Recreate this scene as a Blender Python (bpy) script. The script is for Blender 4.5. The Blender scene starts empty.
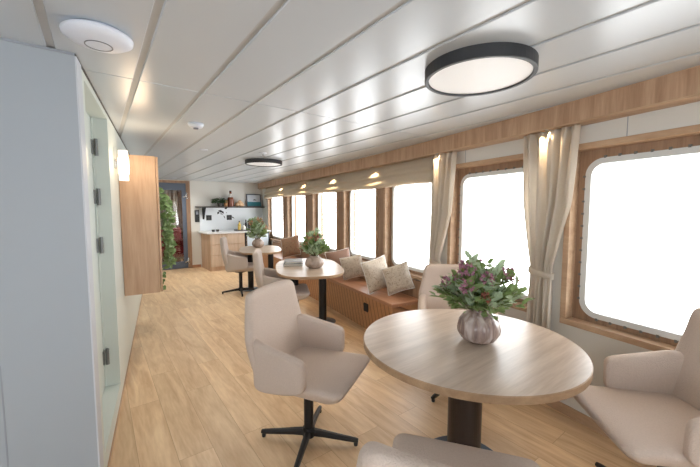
import bpy, bmesh, math, random
from mathutils import Vector, Matrix
SC = bpy.context.scene
COL = SC.collection
PI = math.pi
CEIL = 2.17

# ------------------------------------------------------------------ mesh builder
class MB:
    def __init__(s): s.v, s.f, s.mi, s.cur = [], [], [], 0
    def face(s, f): s.f.append(f); s.mi.append(s.cur)
    def quadbox(s, c8):
        b = len(s.v); s.v += [tuple(c) for c in c8]
        for q in ((0,3,2,1),(4,5,6,7),(0,1,5,4),(1,2,6,5),(2,3,7,6),(3,0,4,7)): s.face(tuple(b+i for i in q))
    def box(s, x0, x1, y0, y1, z0, z1, xf=None):
        c = [(x0,y0,z0),(x1,y0,z0),(x1,y1,z0),(x0,y1,z0),(x0,y0,z1),(x1,y0,z1),(x1,y1,z1),(x0,y1,z1)]
        s.quadbox([xf(*p) for p in c] if xf else c)
    def loft(s, rings, cap=True, wrap=False):
        b = len(s.v); n = len(rings[0]); m = len(rings)
        for r in rings: s.v += [tuple(p) for p in r]
        for i in range(m if wrap else m-1):
            j = (i+1) % m
            for k in range(n):
                l = (k+1) % n
                s.face((b+i*n+k, b+i*n+l, b+j*n+l, b+j*n+k))
        if cap and not wrap:
            s.face(tuple(b+k for k in reversed(range(n))))
            s.face(tuple(b+(m-1)*n+k for k in range(n)))
    def grid(s, fn, nu, nv):
        b = len(s.v)
        for i in range(nu+1):
            for j in range(nv+1): s.v.append(tuple(fn(i/nu, j/nv)))
        for i in range(nu):
            for j in range(nv):
                a = b+i*(nv+1)+j
                s.face((a, a+nv+1, a+nv+2, a+1))
    def tube(s, pts, rad, n=8):
        pts = [Vector(p) for p in pts]; rings = []
        if not isinstance(rad, (list, tuple)): rad = [rad]*len(pts)
        up = Vector((0,0,1))
        for i, p in enumerate(pts):
            t = (pts[min(i+1,len(pts)-1)]-pts[max(i-1,0)]).normalized()
            a = t.cross(up)
            if a.length < .05: a = t.cross(Vector((1,0,0)))
            a.normalize(); c = a.cross(t)
            rings.append([p+rad[i]*(math.cos(2*PI*k/n)*a+math.sin(2*PI*k/n)*c) for k in range(n)])
        s.loft(rings)
    def lathe(s, prof, n=32, o=(0,0,0)):
        s.loft([[(o[0]+r*math.cos(2*PI*k/n), o[1]+r*math.sin(2*PI*k/n), o[2]+z) for k in range(n)] for r, z in prof])
    def build(s, name, mat, parent=None, smooth=False, bevel=0, sub=0, loc=None):
        me = bpy.data.meshes.new(name); me.from_pydata(s.v, [], s.f)
        mats = mat if isinstance(mat, (list, tuple)) else [mat]
        for m in mats: me.materials.append(m)
        if len(mats) > 1: me.polygons.foreach_set('material_index', s.mi)
        bm = bmesh.new(); bm.from_mesh(me)
        bmesh.ops.recalc_face_normals(bm, faces=bm.faces); bm.to_mesh(me); bm.free()
        if smooth: me.polygons.foreach_set('use_smooth', [True]*len(me.polygons))
        o = bpy.data.objects.new(name, me); COL.objects.link(o)
        if parent: o.parent = parent
        if loc: o.location = loc
        if bevel:
            m = o.modifiers.new('b', 'BEVEL'); m.width = bevel; m.segments = 2; m.limit_method = 'ANGLE'
        if sub:
            m = o.modifiers.new('s', 'SUBSURF'); m.levels = sub; m.render_levels = sub
        return o

def tag(o, label=None, cat=None, group=None, kind=None):
    if label: o['label'] = label
    if cat: o['category'] = cat
    if group: o['group'] = group
    if kind: o['kind'] = kind
    return o
def empty(name, loc=(0,0,0), rz=0):
    o = bpy.data.objects.new(name, None); COL.objects.link(o); o.empty_display_size = .05
    o.location = loc; o.rotation_euler = (0,0,rz); return o
def copy_tree(o, parent=None):
    c = o.copy(); COL.objects.link(c); c.parent = parent
    for ch in list(o.children): copy_tree(ch, c)
    return c
def rr(hx, hy, r, n=5, cx=0, cy=0):
    r = min(r, hx*.999, hy*.999); out = []
    for q, (sx, sy) in enumerate(((1,1),(-1,1),(-1,-1),(1,-1))):
        for k in range(n+1):
            a = PI/2*(q+k/n)
            out.append((cx+sx*(hx-r)+r*math.cos(a), cy+sy*(hy-r)+r*math.sin(a)))
    return out
def lerp(tab, x):
    if x <= tab[0][0]: return tab[0][1]
    for (a, b), (c, d) in zip(tab, tab[1:]):
        if x <= c: return b+(d-b)*(x-a)/(c-a)
    return tab[-1][1]

# ------------------------------------------------------------------ materials
def newmat(name):
    m = bpy.data.materials.new(name); m.use_nodes = True
    nt = m.node_tree; b = nt.nodes['Principled BSDF']
    return m, nt, b
def srgb(r, g, b):
    f = lambda c: (c/12.92 if c <= .04045 else ((c+.055)/1.055)**2.4)
    return (f(r/255), f(g/255), f(b/255), 1)
def plain(name, col, rough=.5, metal=0, spec=.5, bump=0, bscale=200, var=0, vscale=3):
    m, nt, b = newmat(name)
    b.inputs['Base Color'].default_value = col; b.inputs['Roughness'].default_value = rough
    b.inputs['Metallic'].default_value = metal; b.inputs['Specular IOR Level'].default_value = spec
    tc = nt.nodes.new('ShaderNodeTexCoord')
    if bump:
        n = nt.nodes.new('ShaderNodeTexNoise'); n.inputs['Scale'].default_value = bscale; n.inputs['Detail'].default_value = 3
        bp = nt.nodes.new('ShaderNodeBump'); bp.inputs['Strength'].default_value = bump; bp.inputs['Distance'].default_value = .004
        nt.links.new(tc.outputs['Object'], n.inputs['Vector']); nt.links.new(n.outputs['Fac'], bp.inputs['Height']); nt.links.new(bp.outputs['Normal'], b.inputs['Normal'])
    if var:
        n = nt.nodes.new('ShaderNodeTexNoise'); n.inputs['Scale'].default_value = vscale; n.inputs['Detail'].default_value = 4
        mx = nt.nodes.new('ShaderNodeMix'); mx.data_type = 'RGBA'
        mx.inputs['A'].default_value = tuple(c*(1-var) for c in col[:3])+(1,); mx.inputs['B'].default_value = tuple(min(1,c*(1+var)) for c in col[:3])+(1,)
        nt.links.new(tc.outputs['Object'], n.inputs['Vector']); nt.links.new(n.outputs['Fac'], mx.inputs['Factor']); nt.links.new(mx.outputs['Result'], b.inputs['Base Color'])
    return m
def wood(name, c1, c2, axis='z', scale=1.0, rough=.45, strength=1.0):
    m, nt, b = newmat(name); L = nt.links
    tc = nt.nodes.new('ShaderNodeTexCoord'); mp = nt.nodes.new('ShaderNodeMapping')
    st = {'x': (.08,1,1), 'y': (1,.08,1), 'z': (1,1,.08)}[axis]
    mp.inputs['Scale'].default_value = tuple(v*scale for v in st)
    L.new(tc.outputs['Object'], mp.inputs['Vector'])
    n1 = nt.nodes.new('ShaderNodeTexNoise'); n1.inputs['Scale'].default_value = 14; n1.inputs['Detail'].default_value = 6; n1.inputs['Distortion'].default_value = .6
    n2 = nt.nodes.new('ShaderNodeTexNoise'); n2.inputs['Scale'].default_value = 90; n2.inputs['Detail'].default_value = 3
    L.new(mp.outputs['Vector'], n1.inputs['Vector']); L.new(mp.outputs['Vector'], n2.inputs['Vector'])
    ad = nt.nodes.new('ShaderNodeMath'); ad.operation = 'MULTIPLY_ADD'; ad.inputs[1].default_value = .35
    L.new(n2.outputs['Fac'], ad.inputs[0]); L.new(n1.outputs['Fac'], ad.inputs[2])
    cr = nt.nodes.new('ShaderNodeValToRGB'); cr.color_ramp.elements[0].position = .45; cr.color_ramp.elements[1].position = .9
    cr.color_ramp.elements[0].color = c2; cr.color_ramp.elements[1].color = c1
    L.new(ad.outputs[0], cr.inputs['Fac']); L.new(cr.outputs['Color'], b.inputs['Base Color'])
    b.inputs['Roughness'].default_value = rough
    return m
def floor_mat():
    m, nt, b = newmat('oak_planks'); L = nt.links
    tc = nt.nodes.new('ShaderNodeTexCoord')
    mp = nt.nodes.new('ShaderNodeMapping'); mp.inputs['Rotation'].default_value = (0,0,PI/2); mp.inputs['Location'].default_value = (.37,.06,0)
    L.new(tc.outputs['Object'], mp.inputs['Vector'])
    br = nt.nodes.new('ShaderNodeTexBrick'); br.offset = .37; br.offset_frequency = 2
    br.inputs['Scale'].default_value = 1; br.inputs['Brick Width'].default_value = 1.25; br.inputs['Row Height'].default_value = .19
    br.inputs['Mortar Size'].default_value = .0012; br.inputs['Mortar Smooth'].default_value = .2; br.inputs['Bias'].default_value = 0
    br.inputs['Color1'].default_value = (0,0,0,1); br.inputs['Color2'].default_value = (1,1,1,1); br.inputs['Mortar'].default_value = (.5,.5,.5,1)
    L.new(mp.outputs['Vector'], br.inputs['Vector'])
    # grain, shifted per plank
    sv = nt.nodes.new('ShaderNodeVectorMath'); sv.operation = 'MULTIPLY_ADD'; sv.inputs[1].default_value = (7,3,5)
    L.new(br.outputs['Color'], sv.inputs[0]); L.new(tc.outputs['Object'], sv.inputs[2])
    mg = nt.nodes.new('ShaderNodeMapping'); mg.inputs['Scale'].default_value = (1,.12,1); L.new(sv.outputs[0], mg.inputs['Vector'])
    n1 = nt.nodes.new('ShaderNodeTexNoise'); n1.inputs['Scale'].default_value = 11; n1.inputs['Detail'].default_value = 6; n1.inputs['Distortion'].default_value = 1.2
    n2 = nt.nodes.new('ShaderNodeTexNoise'); n2.inputs['Scale'].default_value = 70; n2.inputs['Detail'].default_value = 3
    L.new(mg.outputs['Vector'], n1.inputs['Vector']); L.new(mg.outputs['Vector'], n2.inputs['Vector'])
    ad = nt.nodes.new('ShaderNodeMath'); ad.operation = 'MULTIPLY_ADD'; ad.inputs[1].default_value = .4
    L.new(n2.outputs['Fac'], ad.inputs[0]); L.new(n1.outputs['Fac'], ad.inputs[2])
    cr = nt.nodes.new('ShaderNodeValToRGB'); e = cr.color_ramp.elements
    e[0].position = .45; e[0].color = srgb(200,164,124); e[1].position = .95; e[1].color = srgb(236,208,170)
    L.new(ad.outputs[0], cr.inputs['Fac'])
    hv = nt.nodes.new('ShaderNodeHueSaturation'); 
    mr = nt.nodes.new('ShaderNodeMapRange'); mr.inputs['To Min'].default_value = .92; mr.inputs['To Max'].default_value = 1.06
    L.new(br.outputs['Color'], mr.inputs['Value']); L.new(mr.outputs['Result'], hv.inputs['Value']); L.new(cr.outputs['Color'], hv.inputs['Color'])
    mx = nt.nodes.new('ShaderNodeMix'); mx.data_type = 'RGBA'; mx.inputs['B'].default_value = srgb(170,134,98)
    L.new(br.outputs['Fac'], mx.inputs['Factor']); L.new(hv.outputs['Color'], mx.inputs['A']); L.new(mx.outputs['Result'], b.inputs['Base Color'])
    b.inputs['Roughness'].default_value = .36; b.inputs['Specular IOR Level'].default_value = .5
    bp = nt.nodes.new('ShaderNodeBump'); bp.inputs['Strength'].default_value = .06; bp.inputs['Distance'].default_value = .003
    L.new(ad.outputs[0], bp.inputs['Height']); L.new(bp.outputs['Normal'], b.inputs['Normal'])
    return m
def stripe_mat(name, c1, c2, tilt, pitch):
    m, nt, b = newmat(name); L = nt.links
    tc = nt.nodes.new('ShaderNodeTexCoord'); mp = nt.nodes.new('ShaderNodeMapping'); mp.inputs['Rotation'].default_value = (tilt,0,0)
    L.new(tc.outputs['Object'], mp.inputs['Vector'])
    w = nt.nodes.new('ShaderNodeTexWave'); w.bands_direction = 'Y'; w.wave_profile = 'SAW'; w.inputs['Scale'].default_value = 2*PI/(20*pitch); w.inputs['Distortion'].default_value = 0
    L.new(mp.outputs['Vector'], w.inputs['Vector'])
    cr = nt.nodes.new('ShaderNodeValToRGB'); e = cr.color_ramp.elements; e[0].position = .03; e[0].color = c2; e[1].position = .24; e[1].color = c1
    L.new(w.outputs['Fac'], cr.inputs['Fac'])
    n = nt.nodes.new('ShaderNodeTexNoise'); n.inputs['Scale'].default_value = 30; L.new(mp.outputs['Vector'], n.inputs['Vector'])
    hv = nt.nodes.new('ShaderNodeHueSaturation'); mr = nt.nodes.new('ShaderNodeMapRange'); mr.inputs['To Min'].default_value = .8; mr.inputs['To Max'].default_value = 1.15
    L.new(n.outputs['Fac'], mr.inputs['Value']); L.new(mr.outputs['Result'], hv.inputs['Value']); L.new(cr.outputs['Color'], hv.inputs['Color']); L.new(hv.outputs['Color'], b.inputs['Base Color'])
    b.inputs['Roughness'].default_value = .45
    return m
def glass_mat(name, tint=(1,1,1,1), refl=.06):
    m, nt, b = newmat(name); nt.nodes.remove(b); L = nt.links
    t = nt.nodes.new('ShaderNodeBsdfTransparent'); t.inputs['Color'].default_value = tint
    g = nt.nodes.new('ShaderNodeBsdfGlossy'); g.inputs['Roughness'].default_value = .02
    mx = nt.nodes.new('ShaderNodeMixShader'); mx.inputs[0].default_value = refl
    L.new(t.outputs[0], mx.inputs[1]); L.new(g.outputs[0], mx.inputs[2]); L.new(mx.outputs[0], nt.nodes['Material Output'].inputs['Surface'])
    return m
def emit_mat(name, col, st):
    m, nt, b = newmat(name); b.inputs['Base Color'].default_value = (.8,.8,.8,1)
    b.inputs['Emission Color'].default_value = col; b.inputs['Emission Strength'].default_value = st
    return m
def fabric_sheer(name, col, trans=.25):
    m, nt, b = newmat(name); L = nt.links
    b.inputs['Base Color'].default_value = col; b.inputs['Roughness'].default_value = .85
    t = nt.nodes.new('ShaderNodeBsdfTranslucent'); t.inputs['Color'].default_value = col
    mx = nt.nodes.new('ShaderNodeMixShader'); mx.inputs[0].default_value = trans
    tc = nt.nodes.new('ShaderNodeTexCoord'); n = nt.nodes.new('ShaderNodeTexNoise'); n.inputs['Scale'].default_value = 260
    bp = nt.nodes.new('ShaderNodeBump'); bp.inputs['Strength'].default_value = .25; bp.inputs['Distance'].default_value = .002
    L.new(tc.outputs['Object'], n.inputs['Vector']); L.new(n.outputs['Fac'], bp.inputs['Height']); L.new(bp.outputs['Normal'], b.inputs['Normal'])
    L.new(b.outputs[0], mx.inputs[1]); L.new(t.outputs[0], mx.inputs[2]); L.new(mx.outputs[0], nt.nodes['Material Output'].inputs['Surface'])
    return m
def leaf_mat(name, col):
    m = plain(name, col, .45, var=.38, vscale=30); nt = m.node_tree; L = nt.links; b = nt.nodes['Principled BSDF']
    t = nt.nodes.new('ShaderNodeBsdfTranslucent'); mx = nt.nodes.new('ShaderNodeMixShader'); mx.inputs[0].default_value = .35
    L.new(nt.nodes['Mix'].outputs['Result'], t.inputs['Color'])
    L.new(b.outputs[0], mx.inputs[1]); L.new(t.outputs[0], mx.inputs[2]); L.new(mx.outputs[0], nt.nodes['Material Output'].inputs['Surface'])
    return m
def blotch(name, cols, scale, rough=.8, dist=.5, zs=1):
    m, nt, b = newmat(name); L = nt.links
    tc = nt.nodes.new('ShaderNodeTexCoord'); mp = nt.nodes.new('ShaderNodeMapping'); mp.inputs['Scale'].default_value = (1,1,zs); n = nt.nodes.new('ShaderNodeTexNoise'); n.inputs['Scale'].default_value = scale; n.inputs['Detail'].default_value = 5; n.inputs['Distortion'].default_value = dist
    cr = nt.nodes.new('ShaderNodeValToRGB'); e = cr.color_ramp.elements
    for i, c in enumerate(cols):
        p = .3+.4*i/max(1,len(cols)-1)
        if i < 2: e[i].position = p; e[i].color = c
        else: e.new(p).color = c
    L.new(tc.outputs['Object'], mp.inputs['Vector']); L.new(mp.outputs['Vector'], n.inputs['Vector']); L.new(n.outputs['Fac'], cr.inputs['Fac']); L.new(cr.outputs['Color'], b.inputs['Base Color'])
    b.inputs['Roughness'].default_value = rough
    return m

M = {}
M['floor'] = floor_mat()
M['ceil'] = plain('ceiling_panel_white', srgb(192,199,206), .28, spec=.5)
M['groove'] = plain('groove_grey', srgb(188,190,192), .5)
M['wall'] = plain('wall_panel_white', srgb(198,203,210), .5, bump=.02, bscale=400)
M['wallr'] = plain('wall_panel_cream', srgb(214,212,206), .5)
M['walln'] = plain('wall_panel_dimmed', srgb(164,172,180), .5, bump=.02, bscale=400)  # white panelling darkened and blued, dimmer light put into its colour
M['wallg'] = plain('door_paint_pale_green', srgb(206,214,209), .4)
M['dark_line'] = plain('shadow_gap_dark', srgb(70,68,66), .6)
M['seam'] = plain('seam_grey', srgb(150,156,165), .6)
M['oak'] = wood('oak_light', srgb(202,170,142), srgb(174,140,112), 'z')
M['oak_y'] = wood('oak_pelmet', srgb(194,162,134), srgb(158,124,98), 'z', 1.3)
M['oak_frame'] = wood('oak_frame', srgb(196,166,136), srgb(168,136,108), 'y', 1)
M['oak_panel'] = wood('oak_panel', srgb(166,134,108), srgb(132,104,82), 'z', 1.6)
M['oak_grey'] = wood('oak_grey', srgb(206,184,162), srgb(178,154,132), 'z', 1)
M['oak_red'] = wood('oak_red', srgb(192,144,112), srgb(160,114,86), 'y', 1.2, .3)
M['table'] = wood('oak_table', srgb(198,181,165), srgb(168,149,132), 'x', 1.2, .34)
M['table_edge'] = wood('oak_table_edge', srgb(180,150,118), srgb(150,120,92), 'x', 1.2, .4)
M['bench_front'] = stripe_mat('bench_slats', srgb(186,138,98), srgb(110,76,50), .33, .075)
M['metal'] = plain('steel_grey', srgb(212,214,212), .4, .1)
M['hinge'] = plain('hinge_steel', srgb(128,130,130), .4, .5)
M['clip'] = plain('clip_grey', srgb(120,120,116), .8, spec=.1)
M['chrome'] = plain('chrome', srgb(200,200,200), .25, .9)
M['black'] = plain('black_metal', srgb(34,33,34), .4, .3)
M['blackp'] = plain('black_plastic', srgb(30,31,33), .5)
M['column'] = plain('dark_bronze', srgb(58,48,44), .35, .4)
M['basedisc'] = plain('base_grey', srgb(86,98,112), .35, .5)
M['lampblack'] = plain('lamp_black', srgb(48,50,54), .5)
M['diffuser'] = emit_mat('lamp_diffuser', (1,1,1,1), .12)
M['fabric'] = plain('chair_fabric_beige', srgb(202,186,174), .95, spec=.15, bump=.8, bscale=190, var=.1, vscale=150)
M['fabric_g'] = plain('chair_fabric_grey', srgb(190,178,170), .95, spec=.15, bump=.4, bscale=260, var=.05, vscale=90)
M['curtain'] = fabric_sheer('curtain_cream', srgb(230,222,210), .5)
M['blind'] = fabric_sheer('blind_taupe', srgb(208,195,176), .25)
M['glass'] = glass_mat('window_glass')
M['white'] = plain('white_plastic', srgb(222,228,240), .35)
M['ring'] = plain('ring_grey', srgb(120,124,135), .4)
M['blue'] = plain('door_blue_grey', srgb(88,98,114), .45)
M['counter'] = plain('counter_white', srgb(222,222,222), .3)
M['leafA'] = leaf_mat('leaf_green', srgb(132,154,98))
M['leafB'] = leaf_mat('leaf_sage', srgb(172,190,158))
M['leafC'] = leaf_mat('leaf_ivy', srgb(122,146,96))
M['stem'] = plain('stem_green', srgb(92,92,58), .6)
M['bloomP'] = plain('blossom_mauve', srgb(172,122,140), .8, var=.3, vscale=60)
M['bloomR'] = plain('blossom_rust', srgb(150,96,80), .8, var=.3, vscale=60)
M['bloomO'] = plain('blossom_peach', srgb(206,160,126), .8, var=.2, vscale=60)
M['vase'] = blotch('vase_smoky', [srgb(108,88,82), srgb(162,142,134), srgb(204,192,186)], 26, .12, .8, .18)
M['vase2'] = blotch('vase_taupe', [srgb(140,122,110), srgb(178,158,144)], 14, .25, 1)
M['cushA'] = blotch('cushion_beige_floral', [srgb(162,148,132), srgb(200,190,176), srgb(150,136,120)], 22, .9, 1.5)
M['cushB'] = plain('cushion_light', srgb(208,204,202), .9, spec=.1, bump=.3, bscale=150)
M['cushC'] = plain('cushion_brown', srgb(136,108,94), .8, var=.15, vscale=8)
M['cushD'] = blotch('cushion_floral_brown', [srgb(112,84,66), srgb(158,134,112), srgb(150,92,72)], 26, .9, 2)
M['piping'] = plain('piping_white', srgb(224,222,220), .8)
M['book'] = plain('book_grey', srgb(128,128,128), .5)
M['bookb'] = plain('book_dark', srgb(82,84,86), .5)
M['paper'] = plain('paper', srgb(228,224,216), .8)
M['amber'] = plain('bottle_amber', srgb(116,60,36), .15)
M['terracotta'] = plain('terracotta', srgb(176,128,84), .7)
M['peach'] = plain('ornament_peach', srgb(214,178,142), .6, var=.15, vscale=20)
M['teal'] = plain('print_teal', srgb(46,122,136), .6)
M['sky'] = plain('print_pale', srgb(206,212,222), .6)
M['tray'] = plain('tray_dark', srgb(60,54,50), .5)
M['olive'] = plain('oil_yellow', srgb(206,176,92), .2)
M['red'] = plain('chair_red', srgb(140,44,48), .8)
M['brownwall'] = wood('brown_panel', srgb(112,80,62), srgb(82,58,46), 'z')
M['sconce'] = emit_mat('sconce_glass', (1,.78,.5,1), 1.9)
M['sconce_w'] = emit_mat('sconce_frost', (1,.9,.78,1), 1.0)
M['spotlens'] = emit_mat('downlight_lens', (1,.85,.6,1), 6)
M['splash'] = plain('backsplash_white', srgb(228,233,238), .3)

def struct(o): o['kind'] = 'structure'; return o

# ------------------------------------------------------------------ setting: curved window wall
WT = [(-2.2,2.125),(.3,2.583),(1.3,2.788),(2.4,2.986),(4,3.21),(9.2,3.808)]
def Wx(Y): return lerp(WT, Y)
def WP(Y, off, z):                 # point 'off' metres inside the glass line
    s = (Wx(Y+.05)-Wx(Y-.05))/.1; k = math.hypot(1, s)
    return (Wx(Y)-off/k, Y+off*s/k, z)
def wbox(mb, Y0, Y1, o0, o1, z0, z1, n=None):
    ys = [Y0]+[y for y, _ in WT if Y0+.02 < y < Y1-.02]+[Y1]
    mb.loft([[WP(y,o0,z0), WP(y,o1,z0), WP(y,o1,z1), WP(y,o0,z1)] for y in ys])

# windows: (low Y, high Y) of the glass opening
WIN = [(.02,.86),(1.17,2.0),(2.36,3.15),(3.5,4.27),(4.66,5.47),(5.97,6.85),(7.3,8.33)]
FZ0, FZ1 = .655, 1.905
mb = MB()
wbox(mb, -2.0, 9.0, -.14, .08, 0, FZ0); wbox(mb, -2.0, 9.0, -.14, .08, FZ1, CEIL)
fr = [(a-.10, b+.10) for a, b in WIN]
edges = [-2.0]
for a, b in fr: edges += [a, b]
edges.append(9.0)
for i in range(0, len(edges), 2):
    mb.cur = 2 if edges[i] > 2.5 and edges[i] < 8 else 0
    if edges[i+1]-edges[i] > .004: wbox(mb, edges[i], edges[i+1], -.14, .08, FZ0, FZ1)
mb.cur = 1
for y in (.62, 1.9): wbox(mb, y, y+.004, .08, .0815, FZ1, 2.03)
struct(mb.build('wall_right', [M['wallr'], M['seam'], M['oak_panel']]))

def make_window(i, a, b):
    yc = (a+b)/2; hw = (b-a)/2
    s = (Wx(b)-Wx(a))/(b-a); k = math.hypot(1, s)
    t = Vector((s/k, 1/k, 0)); nrm = Vector((-1/k, s/k, 0))
    o0 = Vector((Wx(a)+(yc-a)*s, yc, 0)); hw *= k
    xf = lambda u, v, z: tuple(o0+t*u+nrm*v+Vector((0,0,z)))
    root = struct(empty('window_%d' % i, (0,0,0)))
    z0, z1 = .745, 1.79
    F = hw+.10
    # face frame with reveal boards
    m = MB()
    fw = .04
    for (u0,u1,q0,q1) in ((-F,F,FZ1-fw,FZ1),(-F,F,FZ0,FZ0+fw),(-F,-F+fw,FZ0+fw,FZ1-fw),(F-fw,F,FZ0+fw,FZ1-fw)):
        m.box(u0,u1,.012,.098,q0,q1,xf)
    m.build('frame', M['oak_frame'], root, bevel=.003)
    # recessed panel with a rounded opening
    G = F-.005; n = 8; r = .10
    zc = (z0+z1)/2; hz = (z1-z0)/2
    inner = rr(hw, hz, r, n); N = len(inner)
    oz = (FZ1-FZ0)/2-.02; oc = (FZ0+FZ1)/2-zc
    def outer(u, w):
        f = min(G/abs(u) if abs(u) > 1e-6 else 9, (oz+(oc if w > 0 else -oc))/abs(w) if abs(w) > 1e-6 else 9)
        return (u*f, w*f)
    out = [outer(*p) for p in inner]
    m = MB()
    rings = [[xf(u, .012, zc+w) for u, w in inner], [xf(u, .012, zc+w) for u, w in out],
             [xf(u, -.02, zc+w) for u, w in out], [xf(u, -.02, zc+w) for u, w in inner]]
    m.loft(rings, wrap=True)
    m.build('panel', M['oak_panel'], root)
    # metal rim with its row of clips
    m = MB()
    i2 = rr(hw-.022, hz-.022, r-.02, n)
    i3 = rr(hw+.016, hz+.016, r+.012, n)
    m.loft([[xf(u, .022, zc+w) for u, w in i2], [xf(u, .022, zc+w) for u, w in i3], [xf(u, .006, zc+w) for u, w in i3], [xf(u, -.03, zc+w) for u, w in i2]], wrap=True)
    m.build('rim', M['metal'], root, smooth=False)
    if i <= 2:
        m = MB()
        nu = 9
        for q in range(nu):
            u = -hw+.1+(2*hw-.2)*q/(nu-1)
            for w in (-hz-.008, hz+.008): m.box(u-.006,u+.006,.01,.026,zc+w+math.copysign(.012,w)-.008,zc+w+math.copysign(.012,w)+.008,xf)
        for q in range(11):
            w = -hz+.1+(2*hz-.2)*q/10
            for u in (-hw-.008, hw+.008): m.box(u+math.copysign(.012,u)-.008,u+math.copysign(.012,u)+.008,.01,.026,zc+w-.006,zc+w+.006,xf)
        c = m.build('clip_row', M['clip'], root)
    m = MB()
    m.loft([[xf(u, -.012, zc+w) for u, w in rr(hw-.005, hz-.005, r, n)], [xf(u, -.018, zc+w) for u, w in rr(hw-.005, hz-.005, r, n)]])
    m.build('pane', M['glass'], root)
    # daylight sampling aid: portal outside the pane
    ld = bpy.data.lights.new('daylight_portal', 'AREA'); ld.shape = 'RECTANGLE'; ld.size = 2*hw; ld.size_y = 2*hz
    ld.cycles.is_portal = True
    lo = bpy.data.objects.new('daylight_portal', ld); COL.objects.link(lo)
    zax = -nrm; xax = t; yax = zax.cross(xax)
    mt = Matrix((xax, yax, zax)).transposed().to_4x4(); mt.translation = o0-nrm*.16+Vector((0,0,zc))
    lo.matrix_world = mt
for i, (a, b) in enumerate(WIN): make_window(i+1, a, b)

# pelmet above the windows
mb = MB(); wbox(mb, -2.0, 8.98, .08, .20, 2.034, CEIL-.004)
mb.cur = 1; wbox(mb, -2.0, 8.98, .08, .204, 2.024, 2.034); wbox(mb, -2.0, 8.98, .195, .202, CEIL-.004, CEIL)
o = struct(mb.build('trim_1', [M['oak_y'], M['oak_frame']]))
mb = MB(); wbox(mb, -2, 2.4, .08, .092, 0, .07); struct(mb.build('baseboard_right', M['oak_frame']))

# floor
mb = MB(); mb.box(-2.8, 4.2, -2.1, 9.1, -.06, 0); struct(mb.build('floor', M['floor']))
# ceiling: backing and long panels with recessed joints
mb = MB(); mb.cur = 1; mb.box(-2.8, 4.2, -2.1, 9.1, CEIL+.008, CEIL+.06); mb.cur = 0
xs = [-.13+.332*k for k in range(-9, 14)]
ysm = [-2.1, -.8, 2.2, 5.2, 8.2, 9.1]
for a, b in zip(xs, xs[1:]):
    for c, d in zip(ysm, ysm[1:]):
        g = .014
        mb.loft([[(a+g,c+.004,CEIL+.02),(b-g,c+.004,CEIL+.02),(b-g,d-.004,CEIL+.02),(a+g,d-.004,CEIL+.02)],
                 [(a+g,c+.004,CEIL+.004),(b-g,c+.004,CEIL+.004),(b-g,d-.004,CEIL+.004),(a+g,d-.004,CEIL+.004)],
                 [(a+g+.003,c+.005,CEIL),(b-g-.003,c+.005,CEIL),(b-g-.003,d-.005,CEIL),(a+g+.003,d-.005,CEIL)]])
struct(mb.build('ceiling', [M['ceil'], M['groove']]))

# left wall, skewed to the planks; u runs along it, v into the room
LD = Vector((.13,1,0)).normalized(); LN = Vector((LD.y,-LD.x,0)); LO = Vector((-.05,2.0,0))
def lx(u, v, z): return tuple(LO+LD*u+LN*v+Vector((0,0,z)))
DU0, DU1, DZ0, DZ1 = .20, 1.06, .13, 2.12
mb = MB()
mb.box(0,DU0,-.15,0,0,CEIL-.012,lx); mb.box(DU1,7.06,-.15,0,0,CEIL-.012,lx)
mb.box(DU0,DU1,-.15,0,0,DZ0,lx); mb.box(DU0,DU1,-.15,0,DZ1,CEIL-.012,lx)
mb.cur = 1; mb.box(0,7.06,-.15,.004,CEIL-.012,CEIL,lx)  # dark strip stands in for the shadow gap under the ceiling
mb.cur = 2; mb.box(0,.11,0,.006,0,CEIL-.012,lx)
struct(mb.build('wall_left', [M['wallg'], M['dark_line'], M['wall']]))
mb = MB(); mb.box(0,7.0,0,.006,0,.022,lx); struct(mb.build('baseboard_left', M['oak_frame']))
d1 = struct(empty('door_1'))
mb = MB(); mb.box(DU0,DU1,-.13,-.095,DZ0,DZ1,lx); mb.box(DU0,DU0+.05,-.095,-.06,DZ0,DZ1,lx); mb.box(DU1-.02,DU1,-.095,-.085,DZ0,DZ1,lx)
mb.build('leaf', M['wallg'], d1, bevel=.003)
for z in (.366,1.205,1.556,1.91):
    mb = MB(); mb.box(DU1-.05,DU1-.02,-.095,-.084,z-.05,z+.05,lx); mb.tube([lx(DU1-.018,-.07,z-.06),lx(DU1-.018,-.07,z+.06)],.011,8)
    mb.build('hinge', M['hinge'], d1)
# near wall facing the camera
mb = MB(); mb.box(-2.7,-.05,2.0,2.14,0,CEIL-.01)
mb.cur = 1; mb.box(-.361,-.356,1.998,2.0,0,.8); mb.box(-2.7,-.356,1.998,2.0,.798,.802)
mb.cur = 2; mb.box(-2.7,-.05,1.995,2.14,CEIL-.01,CEIL)  # grey strip coloured as the shadow gap along the wall top
struct(mb.build('wall_near', [M['walln'], M['seam'], M['seam']]))
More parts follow.
